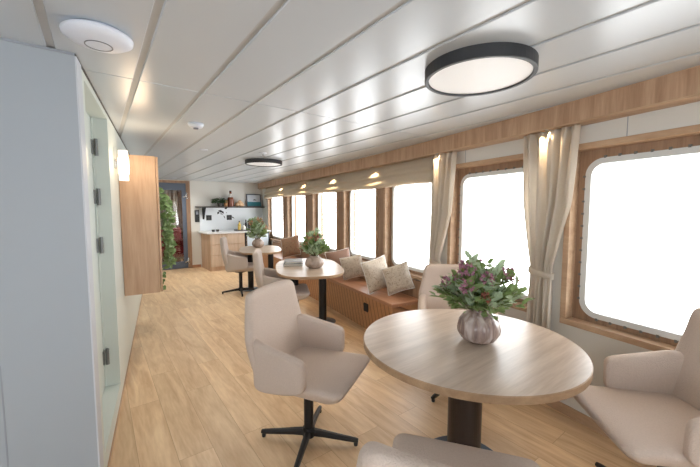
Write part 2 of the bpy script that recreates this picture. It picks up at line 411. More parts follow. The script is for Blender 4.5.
# far wall with its doorway
DX0, DX1, DH = .92, 1.755, 2.09
mb = MB(); mb.box(.6,DX0-.09,9.0,9.12,0,CEIL); mb.box(DX1+.09,4.1,9.0,9.12,0,CEIL); mb.box(DX0-.09,DX1+.09,9.0,9.12,DH+.06,CEIL)
mb.cur = 1; mb.box(2.05,3.75,8.992,9.0,.9,1.5)
struct(mb.build('wall_far', [M['wallr'], M['splash']]))
mb = MB(); mb.box(DX1+.09,2.05,8.985,9.0,0,.07); struct(mb.build('baseboard_far', M['oak_red']))
d2 = struct(empty('door_2'))
mb = MB(); mb.box(DX0-.09,DX0,8.985,9.11,0,DH+.06); mb.box(DX1,DX1+.09,8.985,9.11,0,DH+.06); mb.box(DX0,DX1,8.985,9.11,DH,DH+.06)
mb.build('door_frame', M['oak_panel'], d2)
mb = MB(); mb.box(DX0,DX0+.09,9.0,9.045,.01,DH); mb.box(DX1-.09,DX1,9.0,9.045,.01,DH); mb.box(DX0+.09,DX1-.09,9.0,9.045,DH-.17,DH); mb.box(DX0+.09,DX1-.09,9.0,9.045,.01,.18)
mb.build('leaf', M['blue'], d2, bevel=.003)
mb = MB(); mb.box(DX0+.09,DX1-.09,9.02,9.026,.18,DH-.17); mb.build('pane', glass_mat('door_glass', (.8,.8,.8,1), .12), d2)
for z in (1.78,.18):
    mb = MB(); mb.tube([(DX1-.02,8.99,z),(DX1+.02,8.96,z)],.036,10); mb.tube([(DX1-.07,8.985,z-.03),(DX1-.02,8.985,z)],.018,8); mb.tube([(DX1,8.985,z),(DX1+.01,8.985,z+.09)],.018,8); mb.tube([(DX1,8.985,z),(DX1+.03,8.985,z-.08)],.018,8)
    mb.build('hinge', M['chrome'], d2, smooth=True)
# cabin beyond the glass door
mb = MB(); mb.box(.2,2.6,10.7,10.8,0,CEIL); mb.box(.1,.2,9.12,10.8,0,CEIL); mb.box(2.6,2.7,9.12,9.5,0,CEIL); mb.box(2.6,2.7,10.4,10.8,0,CEIL); mb.box(2.6,2.7,9.5,10.4,0,.7); mb.box(2.6,2.7,9.5,10.4,1.85,CEIL)
mb.box(.1,2.7,9.12,10.8,CEIL,CEIL+.05); struct(mb.build('wall_beyond', M['brownwall']))
mb = MB(); mb.box(.1,2.7,9.1,10.8,-.05,0); struct(mb.build('floor_beyond', M['oak_red']))
# rear and port sides behind the camera (unseen; window openings added to let daylight in)
mb = MB()
mb.box(-2.7,2.2,-2.1,-2.0,0,.7); mb.box(-2.7,2.2,-2.1,-2.0,1.9,CEIL)
for a, b in ((-2.7,-.2),(.9,2.2)): mb.box(a,b,-2.1,-2.0,.7,1.9)
struct(mb.build('wall_back', M['wall']))
mb = MB()
mb.box(-2.8,-2.7,-2.1,2.14,0,.7); mb.box(-2.8,-2.7,-2.1,2.14,1.9,CEIL)
mb.box(-2.8,-2.7,-2.1,-1.9,.7,1.9); mb.box(-2.8,-2.7,-.9,-.7,.7,1.9); mb.box(-2.8,-2.7,.3,2.14,.7,1.9)
struct(mb.build('wall_port', M['wall']))
def portal(x, y, z, sx, sz, rz):
    ld = bpy.data.lights.new('daylight_portal', 'AREA'); ld.shape = 'RECTANGLE'; ld.size = sx; ld.size_y = sz; ld.cycles.is_portal = True
    lo = bpy.data.objects.new('daylight_portal', ld); COL.objects.link(lo); lo.location = (x,y,z); lo.rotation_euler = (PI/2,0,rz)
for a, b in ((-.2,.9),): portal((a+b)/2,-2.12,1.3,b-a,1.2,PI)

for a, b in ((-1.9,-.9),(-.7,.3)): portal(-2.82,(a+b)/2,1.3,b-a,1.2,PI/2)
# ------------------------------------------------------------------ ceiling fittings
def ceiling_lamp(x, y, r, label):
    root = tag(empty('ceiling_lamp', (x,y,CEIL)), label, 'ceiling lamp', 'round black ceiling lamps')
    mb = MB(); mb.loft([[(q*math.cos(2*PI*k/64), q*math.sin(2*PI*k/64), z) for k in range(64)] for q, z in ((r,0),(r,-.052),(r-.004,-.055),(r-.018,-.055),(r-.02,-.048),(r-.02,-.002))], wrap=True)
    mb.build('lamp_housing', M['lampblack'], root, smooth=False)
    mb = MB(); mb.lathe([(.01,-.046),(r-.021,-.046),(r-.021,-.042),(.01,-.042)],64); mb.build('diffuser', M['diffuser'], root)
ceiling_lamp(1.55, .992, .262, 'large round black ceiling lamp with white diffuser above the round table')
ceiling_lamp(1.98, 4.72, .265, 'smaller looking round black ceiling lamp further down near the kitchenette')
root = tag(empty('wireless_access_point', (.035,1.71,CEIL)), 'white round wireless access point disc on the ceiling above the near wall', 'access point')
mb = MB(); mb.lathe([(.01,0),(.095,0),(.118,-.014),(.116,-.026),(.09,-.042),(.045,-.052),(.01,-.053)],48); mb.build('housing', M['white'], root, smooth=True)
mb = MB(); mb.loft([[(q*math.cos(2*PI*k/48), q*math.sin(2*PI*k/48), z) for k in range(48)] for q, z in ((.043,-.051),(.047,-.051),(.047,-.0535),(.043,-.0535))], wrap=True); mb.build('light_ring', M['ring'], root)
root = tag(empty('smoke_detector', (.68,3.01,CEIL)), 'white round smoke detector on the ceiling over the walkway', 'smoke detector')
mb = MB(); mb.lathe([(.005,0),(.06,0),(.06,-.012),(.05,-.03),(.03,-.036),(.005,-.036)],28); mb.build('housing', M['white'], root, smooth=True)
mb = MB(); mb.lathe([(.005,-.036),(.02,-.036),(.018,-.046),(.005,-.046)],20); mb.build('sensor', M['ring'], root, smooth=True)
root = tag(empty('sprinkler', (1.69,4.06,CEIL)), 'small white sprinkler head on the ceiling in front of the far lamp', 'sprinkler')
mb = MB(); mb.lathe([(.005,0),(.05,0),(.05,-.006),(.02,-.01),(.005,-.01)],24); mb.build('rose', M['white'], root)
mb = MB(); mb.lathe([(.002,-.01),(.012,-.01),(.012,-.035),(.03,-.038),(.03,-.041),(.002,-.041)],16); mb.build('nozzle', M['chrome'], root)
for x, y, lb in ((1.04,4.25,'small round recessed ceiling spotlight nearest the smoke detector'),(1.40,7.2,'small round recessed ceiling spotlight in front of the glass door'),(1.44,8.5,'small round recessed ceiling spotlight right above the glass door')):
    root = tag(empty('recessed_spotlight', (x,y,CEIL)), lb, 'spotlight', 'recessed ceiling spotlights')
    mb = MB(); mb.lathe([(.032,0),(.045,0),(.045,-.006),(.032,-.006)],28); mb.build('bezel', M['white'], root)
    mb = MB(); mb.lathe([(.002,-.002),(.033,-.002),(.033,-.004),(.002,-.004)],24); mb.build('lens', emit_mat('spot_lens',(1,.95,.88,1),4), root)
    ld = bpy.data.lights.new('spot','SPOT'); ld.energy = 45; ld.color = (1,.95,.88); ld.spot_size = 2.5; ld.spot_blend = .9; ld.shadow_soft_size = .03
    lo = bpy.data.objects.new('spot', ld); COL.objects.link(lo); lo.location = (x,y,CEIL-.02)

# pelmet downlights that graze blind and curtains
PLN = ['behind the second curtain from the camera','above the second blind fold run near the cushions','above the table with the books','above the far end of the cushioned bench','above the window beside the kitchenette','over the first curtain beside the largest window']
for y, lb in zip((2.17,3.40,4.62,5.88,7.2,1.05), PLN):
    off = .184; p = WP(y, off, 2.024)
    root = tag(empty('pelmet_downlight', p), 'small warm downlight under the oak pelmet '+lb, 'downlight', 'downlights under the pelmet')
    mb = MB(); mb.lathe([(.014,0),(.019,0),(.019,-.004),(.014,-.004)],20); mb.build('bezel', M['chrome'], root)
    mb = MB(); mb.lathe([(.001,-.001),(.0145,-.001),(.0145,-.003),(.001,-.003)],16); mb.build('lens', M['spotlens'], root)
    ld = bpy.data.lights.new('downlight', 'SPOT'); ld.energy = 14; ld.color = (1,.72,.42); ld.spot_size = 2.2; ld.spot_blend = .8; ld.shadow_soft_size = .012
    lo = bpy.data.objects.new('downlight', ld); COL.objects.link(lo); lo.location = (p[0],p[1],2.012); lo.rotation_euler = (0,math.radians(12),0)

# ------------------------------------------------------------------ blind and curtains
random.seed(5)
prof = [(.122,2.022),(.124,1.96),(.14,1.925),(.166,1.895),(.16,1.878),(.128,1.868),(.134,1.845),(.162,1.81),(.184,1.782),(.172,1.763),(.146,1.752),(.126,1.745),(.118,1.745),(.112,1.80),(.112,2.022)]
rings = []
N = 150
for i in range(N+1):
    y = 2.28+(8.5-2.28)*i/N
    w = .5*math.sin(y*5.1)+.5*math.sin(y*2.7+1)
    rings.append([WP(y, o+(.006*w if .113 < o and z < 2 else 0)+.004*math.sin(y*9+z*30)*(z < 1.99 and o > .113), z+(.008*w if z < 1.99 else 0)) for o, z in prof])
mb = MB(); mb.loft(rings)
tag(mb.build('roman_blind', M['blind'], smooth=True), 'long taupe roman blind gathered up above the five windows behind the bench', 'roman blind')

def curtain(tops, tie, bot, label, pl, tieY):
    # tops etc: (low Y, high Y) at heights
    root = tag(empty('curtain', WP((tops[0]+tops[1])/2, .15, 0)), label, 'curtain', 'tied cream curtains')
    base = Vector(root.location)
    tl = [(bot[2],bot[0]),(tie[2]-.05,tie[0]),(tie[2],tie[0]),(tie[2]+.06,tie[0]),(tie[2]+.5,tops[0]*.75+tie[0]*.25),(2.024,tops[0])]
    th = [(bot[2],bot[1]),(tie[2]-.05,tie[1]),(tie[2],tie[1]),(tie[2]+.06,tie[1]),(tie[2]+.5,tops[1]*.62+tie[1]*.38),(2.024,tops[1])]
    def fn(u, v):
        z = bot[2]+(2.022-bot[2])*v
        lo, hi = lerp(tl, z), lerp(th, z)
        # smooth the outline
        amp = .027*(1-.55*math.exp(-((z-tie[2])/.12)**2))*(1-.4*(v > .98))
        ph = 2*PI*pl*u
        off = .152+amp*math.sin(ph+.5*math.sin(3*v))+.008*math.sin(ph*2.3+5*v)
        y = lo+(hi-lo)*u+.006*math.sin(ph*.5+7*v)
        return Vector(WP(y, off, z))-base
    mb = MB(); mb.grid(fn, 96, 60)
    c = mb.build('curtain_fabric', M['curtain'], root, smooth=True)
    sm = c.modifiers.new('t','SOLIDIFY'); sm.thickness = .004
    # tieback band
    mb = MB(); zt = tie[2]
    ring = []
    for k in range(24):
        a = 2*PI*k/24; yy = (tie[0]+tie[1])/2+(tie[1]-tie[0])*.54*math.cos(a); oo = .152+.034*math.sin(a)
        ring.append((yy, oo))
    mb.loft([[Vector(WP(y, o, zt+dz+.025*((y-tie[0])/(tie[1]-tie[0])-.5)))-base for y, o in ring] for dz in (-.022, .022)], cap=False)
    t = mb.build('tieback', M['curtain'], root, smooth=True)
    sm = t.modifiers.new('t','SOLIDIFY'); sm.thickness = .004
curtain((.845,1.25),(.985,1.165,1.0),(.975,1.18,.42), 'cream curtain tied back between the two largest windows beside the round table', 5, 1.08)
curtain((1.94,2.29),(2.14,2.29,.92),(2.12,2.3,.42), 'cream curtain tied back at the end of the roman blind', 4, 2.2)

# ------------------------------------------------------------------ left side: sconce, cabinet, ivy
sx = 1.40
root = tag(empty('wall_lamp', lx(sx,0,1.83)), 'lit frosted wall lamp on the left wall beside the hung oak cabinet', 'wall lamp')
rot = math.atan2(LD.y, LD.x)
root.rotation_euler = (0,0,rot)   # local x along wall, local -y into the room
mb = MB(); mb.box(-.035,.035,-.012,0,-.03,.05); mb.box(-.012,.012,-.03,-.01,-.02,.03); mb.build('wall_plate', M['chrome'], root, bevel=.002)
def halfcyl(r, z0, z1, dy):
    mb = MB(); mb.loft([[(r*math.cos(2*PI*k/32), dy+r*.8*math.sin(2*PI*k/32), z) for k in range(32)] for z in (z0, z1)]); return mb
halfcyl(.05,-.07,.06,-.062).build('lamp_shade', M['sconce'], root, smooth=False)
halfcyl(.044,-.125,-.07,-.062).build('frosted_cup', M['sconce_w'], root)
halfcyl(.044,.06,.12,-.062).build('frosted_cup', M['sconce_w'], root)
ld = bpy.data.lights.new('sconce_light','POINT'); ld.energy = 4; ld.color = (1,.76,.5); ld.shadow_soft_size = .1
lo = bpy.data.objects.new('sconce_light', ld); COL.objects.link(lo); lo.location = lx(sx-.02,.17,1.86)

cu = 1.68
root = tag(empty('wall_cabinet', lx(cu,0,.67)), 'tall oak wall cabinet hung on the left wall past the lamp', 'wall cabinet'); root.rotation_euler = (0,0,rot)
mb = MB(); mb.box(0,.62,-.29,-.002,0,1.29); mb.build('body', M['oak'], root, bevel=.004)
mb = MB(); mb.box(.004,.616,-.312,-.292,.004,1.286); mb.build('door', M['oak'], root, bevel=.006)

def leaf_into(mb, p, d, nrm, L, W):
    d = d.normalized(); s = d.cross(nrm)
    if s.length < 1e-3: s = d.cross(Vector((1,.2,.1)))
    s.normalize(); n = s.cross(d)
    b = len(mb.v)
    pts = [p, p+d*L*.35+s*W*.5+n*L*.06, p+d*L*.75+s*W*.36+n*L*.02, p+d*L-n*L*.1, p+d*L*.75-s*W*.36+n*L*.02, p+d*L*.35-s*W*.5+n*L*.06, p+d*L*.4-n*L*.03]
    mb.v += [tuple(q) for q in pts]
    for f in ((0,1,6),(1,2,6),(2,3,6),(3,4,6),(4,5,6),(5,0,6)): mb.face(tuple(b+i for i in f))

# trailing ivy in a wall pot behind the cabinet
random.seed(11)
pp = Vector(lx(2.62,.21,1.50))
root = tag(empty('trailing_ivy', tuple(pp)), 'green ivy trailing down beside the hung oak cabinet in front of the glass door', 'plant')
mb = MB(); mb.lathe([(.005,0),(.07,0),(.10,.16),(.088,.16),(.08,.13),(.005,.13)],28); mb.build('pot', M['white'], root, smooth=False)
mb = MB(); mb.box(-.02,.02,-.205,0,0,.02); o = mb.build('pot_bracket', M['black'], root); o.rotation_euler = (0,0,rot+PI); o.location=(0,0,-.02)
ms, ml = MB(), MB()
for k in range(8):
    a = -1.9+2.3*random.random(); rad = .10
    x, y, z = rad*math.cos(a)*.9, rad*math.sin(a)*.9, .16
    drop = random.choice((.5,.7,.95,1.15,.85,.35)); out = random.uniform(.02,.15)
    path = [Vector((x*.6,y*.6,.14)), Vector((x,y,.19))]
    st = 16
    for i in range(1, st+1):
        f = i/st
        path.append(Vector((x+out*math.cos(a)*min(1,f*3)+.025*math.sin(f*7+k), y+out*math.sin(a)*min(1,f*3)+.025*math.cos(f*6+k*2), .19-drop*f)))
    ms.tube(path, .0022, 5)
    for p in path[1:]:
        for r in range(3):
            d = Vector((random.uniform(-.3,1),random.uniform(-1,.5),random.uniform(-.7,.3)))
            leaf_into(ml, p+.01*d, d, Vector((random.uniform(-.5,.5),-1,random.uniform(0,1))), random.uniform(.045,.075), random.uniform(.04,.06))
ms.build('vine', M['stem'], root); tag(ml.build('foliage', M['leafC'], root), kind='stuff')

# ------------------------------------------------------------------ chairs
def make_chair(mat, legrot, tilt=0):
    root = empty('swivel_armchair')
    # seat cushion (faces +y)
    mb = MB(); rings = []
    for z, yf, hw, yb in ((.398,.18,.15,-.15),(.402,.25,.20,-.19),(.415,.285,.222,-.20),(.44,.318,.248,-.195),(.468,.343,.266,-.195),(.486,.351,.27,-.195),(.498,.343,.264,-.19),(.506,.315,.235,-.18),(.509,.2,.14,-.12)):
        cyy, hy = (yf+yb)/2, (yf-yb)/2
        ring = []
        for x, y in rr(hw, hy, .045, 5, 0, cyy):
            f = (y-yb)/(yf-yb)
            ring.append((x*(.93+.1*f), y-.022*(abs(x)/hw)**2.5*f*f, z))
        rings.append(ring)
    mb.loft(rings); mb.build('seat', mat, root, smooth=True, sub=1)
    # backrest
    mb = MB(); rings = []
    hwt = [(.40,.235),(.5,.265),(.66,.292),(.72,.296),(.78,.28),(.86,.262),(.955,.246)]
    for z, dh, tf in ((.405,-.03,.4),(.413,-.008,.85),(.43,0,1),(.5,0,1),(.58,0,1),(.66,0,1),(.70,0,1),(.74,0,1),(.79,0,1),(.85,0,1),(.91,0,1),(.945,-.002,1),(.965,-.012,.85),(.977,-.03,.5),(.98,-.055,.2)):
        hw = lerp(hwt, z)+dh; t = .034*tf
        yc = -.208-.085*max(0,(z-.45))/.53-.02*math.sin(PI*min(1,max(0,(z-.45)/.5)))
        rings.append([(x, yc+y+.55*x*x, z) for x, y in rr(hw, t, .034*tf, 4)])
        # denser loop along the width for the curve
    def dens(r):
        out = []
        for i in range(len(r)):
            a, b = Vector(r[i]), Vector(r[(i+1)%len(r)])
            out.append(a)
            if (b-a).length > .12:
                for q in range(1,7):
                    p = a.lerp(b, q/7); out.append(p)
        return out
    rr2 = []
    for r in rings:
        d = dens([(x, y-.55*x*x, z) for x, y, z in r]); rr2.append([(p.x, p.y+.55*p.x*p.x, p.z) for p in d])
    n0 = max(len(r) for r in rr2)
    rr2 = [r for r in rr2 if len(r) == n0]
    mb.loft(rr2); mb.build('backrest', mat, root, smooth=True, sub=1)
    # armrests
    for s in (-1, 1):
        mb = MB(); rings = []
        for y, zt, zb, xc, t in ((-.232,.70,.44,.238,.02),(-.212,.73,.424,.252,.028),(-.165,.724,.422,.268,.03),(-.10,.705,.43,.278,.03),(0,.685,.442,.283,.03),(.06,.674,.452,.285,.03),(.10,.664,.464,.286,.029),(.122,.65,.48,.287,.024),(.132,.625,.51,.287,.012)):
            h = (zt-zb)/2; ring = []
            for x, z in rr(t, h, .028*t/.03, 4):
                zz = (zt+zb)/2+z
                ring.append((s*(xc+x+.05*(zz-.4)**1 - .02), y-.03*max(0,(.5-zz))/.1*(y > 0), zz))
            rings.append(ring)
        mb.loft(rings); mb.build('armrest', mat, root, smooth=True, sub=1)
    for o in list(root.children)[1:]:
        o.rotation_euler = (tilt,0,0); c = Vector((0,0,.4)); o.location = c-Matrix.Rotation(tilt,3,'X')@c
    if tilt: root.children[0].location = (0,-.055,-.04)
    # swivel column and star base
    mb = MB(); mb.lathe([(.004,.385),(.10,.385),(.10,.372),(.034,.355),(.03,.34),(.03,.09),(.004,.09)],28)
    mb.build('column', M['black'], root, smooth=False, bevel=.002)
    mb = MB(); mb.lathe([(.004,.095),(.036,.095),(.04,.08),(.04,.04),(.034,.032),(.004,.032)],28); mb.build('hub', M['black'], root)
    for k in range(4):
        a = legrot+k*PI/2; c, s = math.cos(a), math.sin(a)
        mb = MB(); rings = []
        for d, zc, w, h in ((.02,.062,.020,.022),(.10,.056,.018,.019),(.2,.044,.016,.016),(.295,.034,.014,.014),(.315,.032,.012,.012)):
            rings.append([(d*c-x*s, d*s+x*c, zc+z) for x, z in rr(w, h, .011, 3)])
        mb.loft(rings); lg = mb.build('leg', M['black'], root, smooth=False)
        mb = MB(); mb.lathe([(.003,0),(.012,0),(.014,.012),(.01,.024),(.003,.024)],14,(.30*c,.30*s,0)); mb.build('glide', M['blackp'], lg)
    return root
def place(root, x, y, ang, label):
    root.location = (x,y,0); root.rotation_euler = (0,0,math.radians(ang-90)); tag(root, label, 'chair', 'beige swivel armchairs')
LEG = lambda world, ang: math.radians(world-(ang-90))
CH = [(1.013,1.778,-58,45,'fabric','beige upholstered swivel armchair standing free on the open floor, whole star base in view'),
      (2.085,.298,133.5,70,'fabric','beige swivel armchair cropped by the picture edge under the largest window'),
      (.865,.56,35,20,'fabric','beige swivel armchair closest to the camera, only the top of its back and arm showing'),
      (2.29,1.61,-137,5,'fabric','beige swivel armchair behind the flowers across the round table'),
      (1.74,3.70,-25,65,'fabric_g','grey beige swivel armchair drawn up to the rounded table with the books'),
      (1.965,5.80,-21,75,'fabric_g','grey beige swivel armchair at the table nearest the kitchenette')]
for x, y, a, w, mt, lb in CH:
    place(make_chair(M[mt], LEG(w, a), .122 if y < .6 and x < 1 else 0), x, y, a, lb)

# ------------------------------------------------------------------ tables
def top_mesh(loop_fn, z0, z1):
    mb = MB(); mb.cur = 1
    rings = [[(x,y,z) for x, y in loop_fn(ins)] for ins, z in ((.012,z0),(0,z0+.006),(0,z1-.004),(.004,z1))]
    mb.loft(rings, cap=False); n = len(rings[0]); b = len(mb.v)-n
    mb.face(tuple(range(n)))
    mb.cur = 0; mb.face(tuple(b+k for k in range(n)))
    return mb
root = tag(empty('dining_table', (1.625,1.07,0)), 'large round oak table with one thick dark column, flower vase on it', 'table')
top_mesh(lambda i: [((.578-i)*math.cos(2*PI*k/96), (.578-i)*math.sin(2*PI*k/96)) for k in range(96)], .70, .74).build('tabletop', [M['table'], M['table_edge']], root)
mb = MB(); mb.lathe([(.004,.70),(.15,.70),(.15,.69),(.092,.68),(.092,.02),(.004,.02)],40); mb.build('column', M['column'], root, smooth=False)
mb = MB(); mb.lathe([(.004,0),(.235,0),(.235,.008),(.225,.014),(.09,.022),(.004,.022)],48); mb.build('base', M['basedisc'], root)
for k in range(2):
    a = .75+k*PI/2
    mb = MB(); c, s = math.cos(a), math.sin(a); mb.tube([(-.36*c,-.36*s,.692),(.36*c,.36*s,.692)],.012,8); mb.build('top_brace', M['black'], root)

def cafe_table(x, y, ang, hx, hy, label, dcol):
    root = tag(empty('cafe_table', (x,y,0), ang), label, 'table', 'rounded bench tables')
    def lp(i):
        out = []
        for k in range(72):
            a = 2*PI*k/72; c, s = math.cos(a), math.sin(a); e = 2/3.0
            out.append(((hx-i)*math.copysign(abs(c)**e,c), (hy-i)*math.copysign(abs(s)**e,s)))
        return out
    top_mesh(lp, .708, .74).build('tabletop', [M['table'], M['table_edge']], root)
    for sx in (-dcol, dcol):
        mb = MB(); mb.lathe([(.004,.708),(.09,.708),(.09,.70),(.05,.69),(.05,.02),(.004,.02)],28,(sx,0,0)); mb.build('column', M['black'], root)
        mb = MB(); mb.lathe([(.004,0),(.17,0),(.17,.008),(.06,.02),(.004,.02)],36,(sx,0,0)); mb.build('base', M['basedisc'], root)
    return root
cafe_table(2.13,3.71,-.42,.41,.69,'rounded light oak table with black columns carrying the books and a vase', .18)
cafe_table(2.36,5.86,-.36,.37,.60,'rounded light oak table furthest away in front of the kitchenette', .18)

# ------------------------------------------------------------------ bench and cushions
root = tag(empty('window_bench', WP(5.0,.3,0)), 'long low oak window bench with slatted front under the blind', 'bench')
bo = Vector(root.location)
class WMB(MB):
    def wb(s, Y0, Y1, o0, o1, z0, z1):
        ys = [Y0, 4.0, Y1]
        s.loft([[Vector(WP(y,o0,z0))-bo, Vector(WP(y,o1,z0))-bo, Vector(WP(y,o1,z1))-bo, Vector(WP(y,o0,z1))-bo] for y in ys])
b1 = WMB(); b1.wb(2.5,7.95,.115,.50,.0,.41); b1.build('bench_base', M['bench_front'], root)
b2 = WMB(); b2.wb(2.46,7.97,.102,.525,.41,.45); b2.build('bench_top', M['oak_red'], root, bevel=.006)
b3 = WMB(); b3.wb(2.46,7.97,.102,.125,.45,.652); b3.build('bench_back', M['oak_panel'], root)
p = Vector(WP(3.02,.50,.27))
mb = MB(); c = p-bo
a = math.atan2(1,.13)
mb.box(-.045,.045,-.004,.014,-.05,.05); h = mb.build('latch', M['blackp'], root, bevel=.004); h.location = c; h.rotation_euler = (0,0,a)

def cushion(loc, yaw, lean, roll, s, T, mat, label, matb=None):
    root = tag(empty('cushion', loc), label, 'cushion', 'cushions on the window bench')
    root.rotation_euler = (lean, roll, yaw)
    mb = MB()
    n = 16
    def sh(side):
        def fn(u, v):
            a, b = 2*u-1, 2*v-1
            x = s/2*a*(1-.07*(1-b*b)); z = s/2*b*(1-.07*(1-a*a))
            h = T/2*(max(0,1-a*a)**.42)*(max(0,1-b*b)**.42)
            return (x, side*h, z+s/2)
        return fn
    mb.grid(sh(-1), n, n); mb.cur = 1; mb.grid(sh(1), n, n)
    mb.build('cover', [mat, matb or mat], root, smooth=True)
    mb = MB()
    pts = []
    for k in range(65):
        t = (k % 64)/16; q = int(t); f = 2*(t-q)-1
        a, b = ((f,-1),(1,f),(-f,1),(-1,-f))[q]
        pts.append((s/2*a*(1-.07*(1-b*b)), 0, s/2*b*(1-.07*(1-a*a))+s/2))
    mb.tube(pts, .005, 6); mb.build('piping', M['piping'], root)
    return root
# local -y is the front face
def cush_at(Y, off, yawdeg, leandeg, rolldeg, s, T, mat, label, matb=None):
    x, y, _ = WP(Y, off, 0)
    cushion((x,y,.452+.45*s*math.sin(abs(math.radians(rolldeg)))), math.radians(yawdeg), math.radians(-leandeg), math.radians(rolldeg), s, T, mat, label, matb)
cush_at(2.67,.24,-58,20,-22,.33,.12,M['cushA'],'small beige patterned cushion at the near end of the bench')
cush_at(2.96,.325,0,12,-10,.39,.15,M['cushA'],'upright pale cushion with a white back behind the small beige cushion',M['cushB'])
cush_at(3.70,.27,-44,14,-14,.32,.15,M['cushA'],'beige patterned cushion leaning in front of the brown cushion')
cush_at(4.02,.305,-24,14,-10,.38,.16,M['cushC'],'brown cushion with white piping behind the beige one',M['cushB'])
cush_at(6.15,.30,-50,18,-14,.42,.15,M['cushD'],'dark floral cushion behind the flowers on the middle table')

# ------------------------------------------------------------------ vases, flowers, books
def vase(loc, R, H, mat, label, ribs):
    k = 48; prof = [(.55,0),(.80,.10),(.97,.28),(1.0,.42),(.92,.62),(.72,.80),(.50,.90),(.44,.95),(.48,1.0),(.44,1.0),(.40,.95),(.66,.80),(.86,.6),(.9,.42),(.5,.08),(.02,.06)]
    mb = MB()
    mb.loft([[(R*r*(1+.025*ribs*math.cos(16*2*PI*q/k*1.0)*(r > .6))*math.cos(2*PI*q/k), R*r*(1+.025*ribs*math.cos(16*2*PI*q/k)*(r > .6))*math.sin(2*PI*q/k), H*z) for q in range(k)] for r, z in prof])
    return tag(mb.build('vase', mat, smooth=True, loc=loc), label, 'vase', 'flower vases')
def bouquet(loc, z0, zmouth, R, Hh, seed, label, blooms, nst, leaf, mats, sq=1.0):
    random.seed(seed)
    root = tag(empty('bouquet', loc), label, 'bouquet', 'flower bouquets')
    ms, mA, mB2 = MB(), MB(), MB(); bl = []
    for i in range(nst):
        az = 2.399*i+random.uniform(-.3,.3); f = math.sqrt((i+.5)/nst)
        top = Vector((R*f*math.cos(az), R*f*math.sin(az), zmouth+Hh*(1-.75*f**2.2)*random.uniform(.75,1.05)))
        mid = Vector((.22*top.x, .22*top.y, zmouth))
        b0 = Vector((-.15*top.x*.4, -.15*top.y*.4, z0))
        path = [b0, mid, mid.lerp(top,.5)+Vector((0,0,.02)), top]
        ms.tube(path, [.0025,.0025,.002,.0015], 5)
        tgt = mA if i % 5 else mB2
        if i % 3 == 1: tgt = mB2
        for q in range(11):
            t = random.uniform(.25,1.0)
            p = mid.lerp(top, t)+Vector((random.gauss(0,.012),random.gauss(0,.012),random.gauss(0,.01)))
            d = (top-mid).normalized()+Vector((random.uniform(-1,1),random.uniform(-1,1),random.uniform(-.5,.7)))
            leaf_into(tgt, p, d, Vector((random.uniform(-.6,.6),random.uniform(-.6,.6),1)), leaf*random.uniform(.7,1.3), leaf*random.uniform(.5,.75))
        bl.append(top)
    ms.build('stems', M['stem'], root)['kind'] = 'stuff'
    tag(mA.build('foliage', mats[0], root), kind='stuff'); tag(mB2.build('foliage', mats[1], root), kind='stuff')
    for j, (idx, mt, sz) in enumerate(blooms):
        c = bl[idx % nst]; mb = MB()
        for q in range(30):
            d = Vector((random.gauss(0,1),random.gauss(0,1),random.gauss(.3,1))).normalized()
            p = c+d*sz*random.uniform(.4,1)
            for e in range(2):
                dd = d+Vector((random.uniform(-.8,.8),random.uniform(-.8,.8),random.uniform(-.5,.8)))
                leaf_into(mb, p, dd, Vector((random.uniform(-1,1),random.uniform(-1,1),.5)), sz*.55, sz*.42)
        mb.build('blossom', mt, root)
P, Rr, O = M['bloomP'], M['bloomR'], M['bloomO']
VX, VY = 1.66, 1.02
vase((VX,VY,.7405), .112, .185, M['vase'], 'round smoky ribbed glass vase on the large round table', 1)
bouquet((VX,VY,.7405), .03, .175, .238, .28, 4, 'loose bouquet of green leaves and mauve blossoms on the large round table',
        [(3,P,.03),(9,P,.034),(14,P,.03),(20,P,.034),(26,P,.03),(31,Rr,.022),(35,P,.03),(38,P,.034),(41,Rr,.024),(17,P,.03),(6,Rr,.022),(23,P,.03)], 64, .058, (M['leafA'],M['leafB']))
vase((2.13,3.56,.7405), .115, .155, M['vase2'], 'taupe round vase on the table with the books', 1)
bouquet((2.13,3.56,.7405), .03, .15, .17, .30, 8, 'full green bouquet with peach blossoms on the table with the books',
        [(2,O,.035),(7,Rr,.034),(12,O,.03),(17,O,.03),(21,Rr,.028)], 30, .075, (M['leafA'],M['leafB']))
vase((2.42,6.12,.7405), .11, .17, M['vase2'], 'brownish vase on the table furthest away', 1)
bouquet((2.42,6.12,.7405), .03, .16, .19, .40, 15, 'bushy bouquet with orange and rust blossoms on the table furthest away',
        [(2,O,.05),(5,Rr,.05),(9,O,.045),(13,O,.045),(16,Rr,.04),(19,O,.04)], 26, .09, (M['leafA'],M['leafB']))
def book(loc, rz, w, d, h, mt, label):
    root = tag(empty('book', loc, rz), label, 'book', 'books on the middle table')
    mb = MB(); mb.box(-w/2,w/2,-d/2,d/2,0,.004); mb.box(-w/2,w/2,-d/2,d/2,h-.004,h); mb.box(-w/2,-w/2+.004,-d/2,d/2,.004,h-.004); mb.build('cover', mt, root)
    mb = MB(); mb.box(-w/2+.004,w/2-.006,-d/2+.005,d/2-.005,.004,h-.004); mb.build('pages', M['paper'], root)
book((2.04,3.95,.7405), -.5, .24, .30, .03, M['bookb'], 'dark book at the bottom of the pair beside the vase')
book((2.045,3.95,.771), -.46, .23, .29, .024, M['book'], 'grey book lying on top of the dark book')

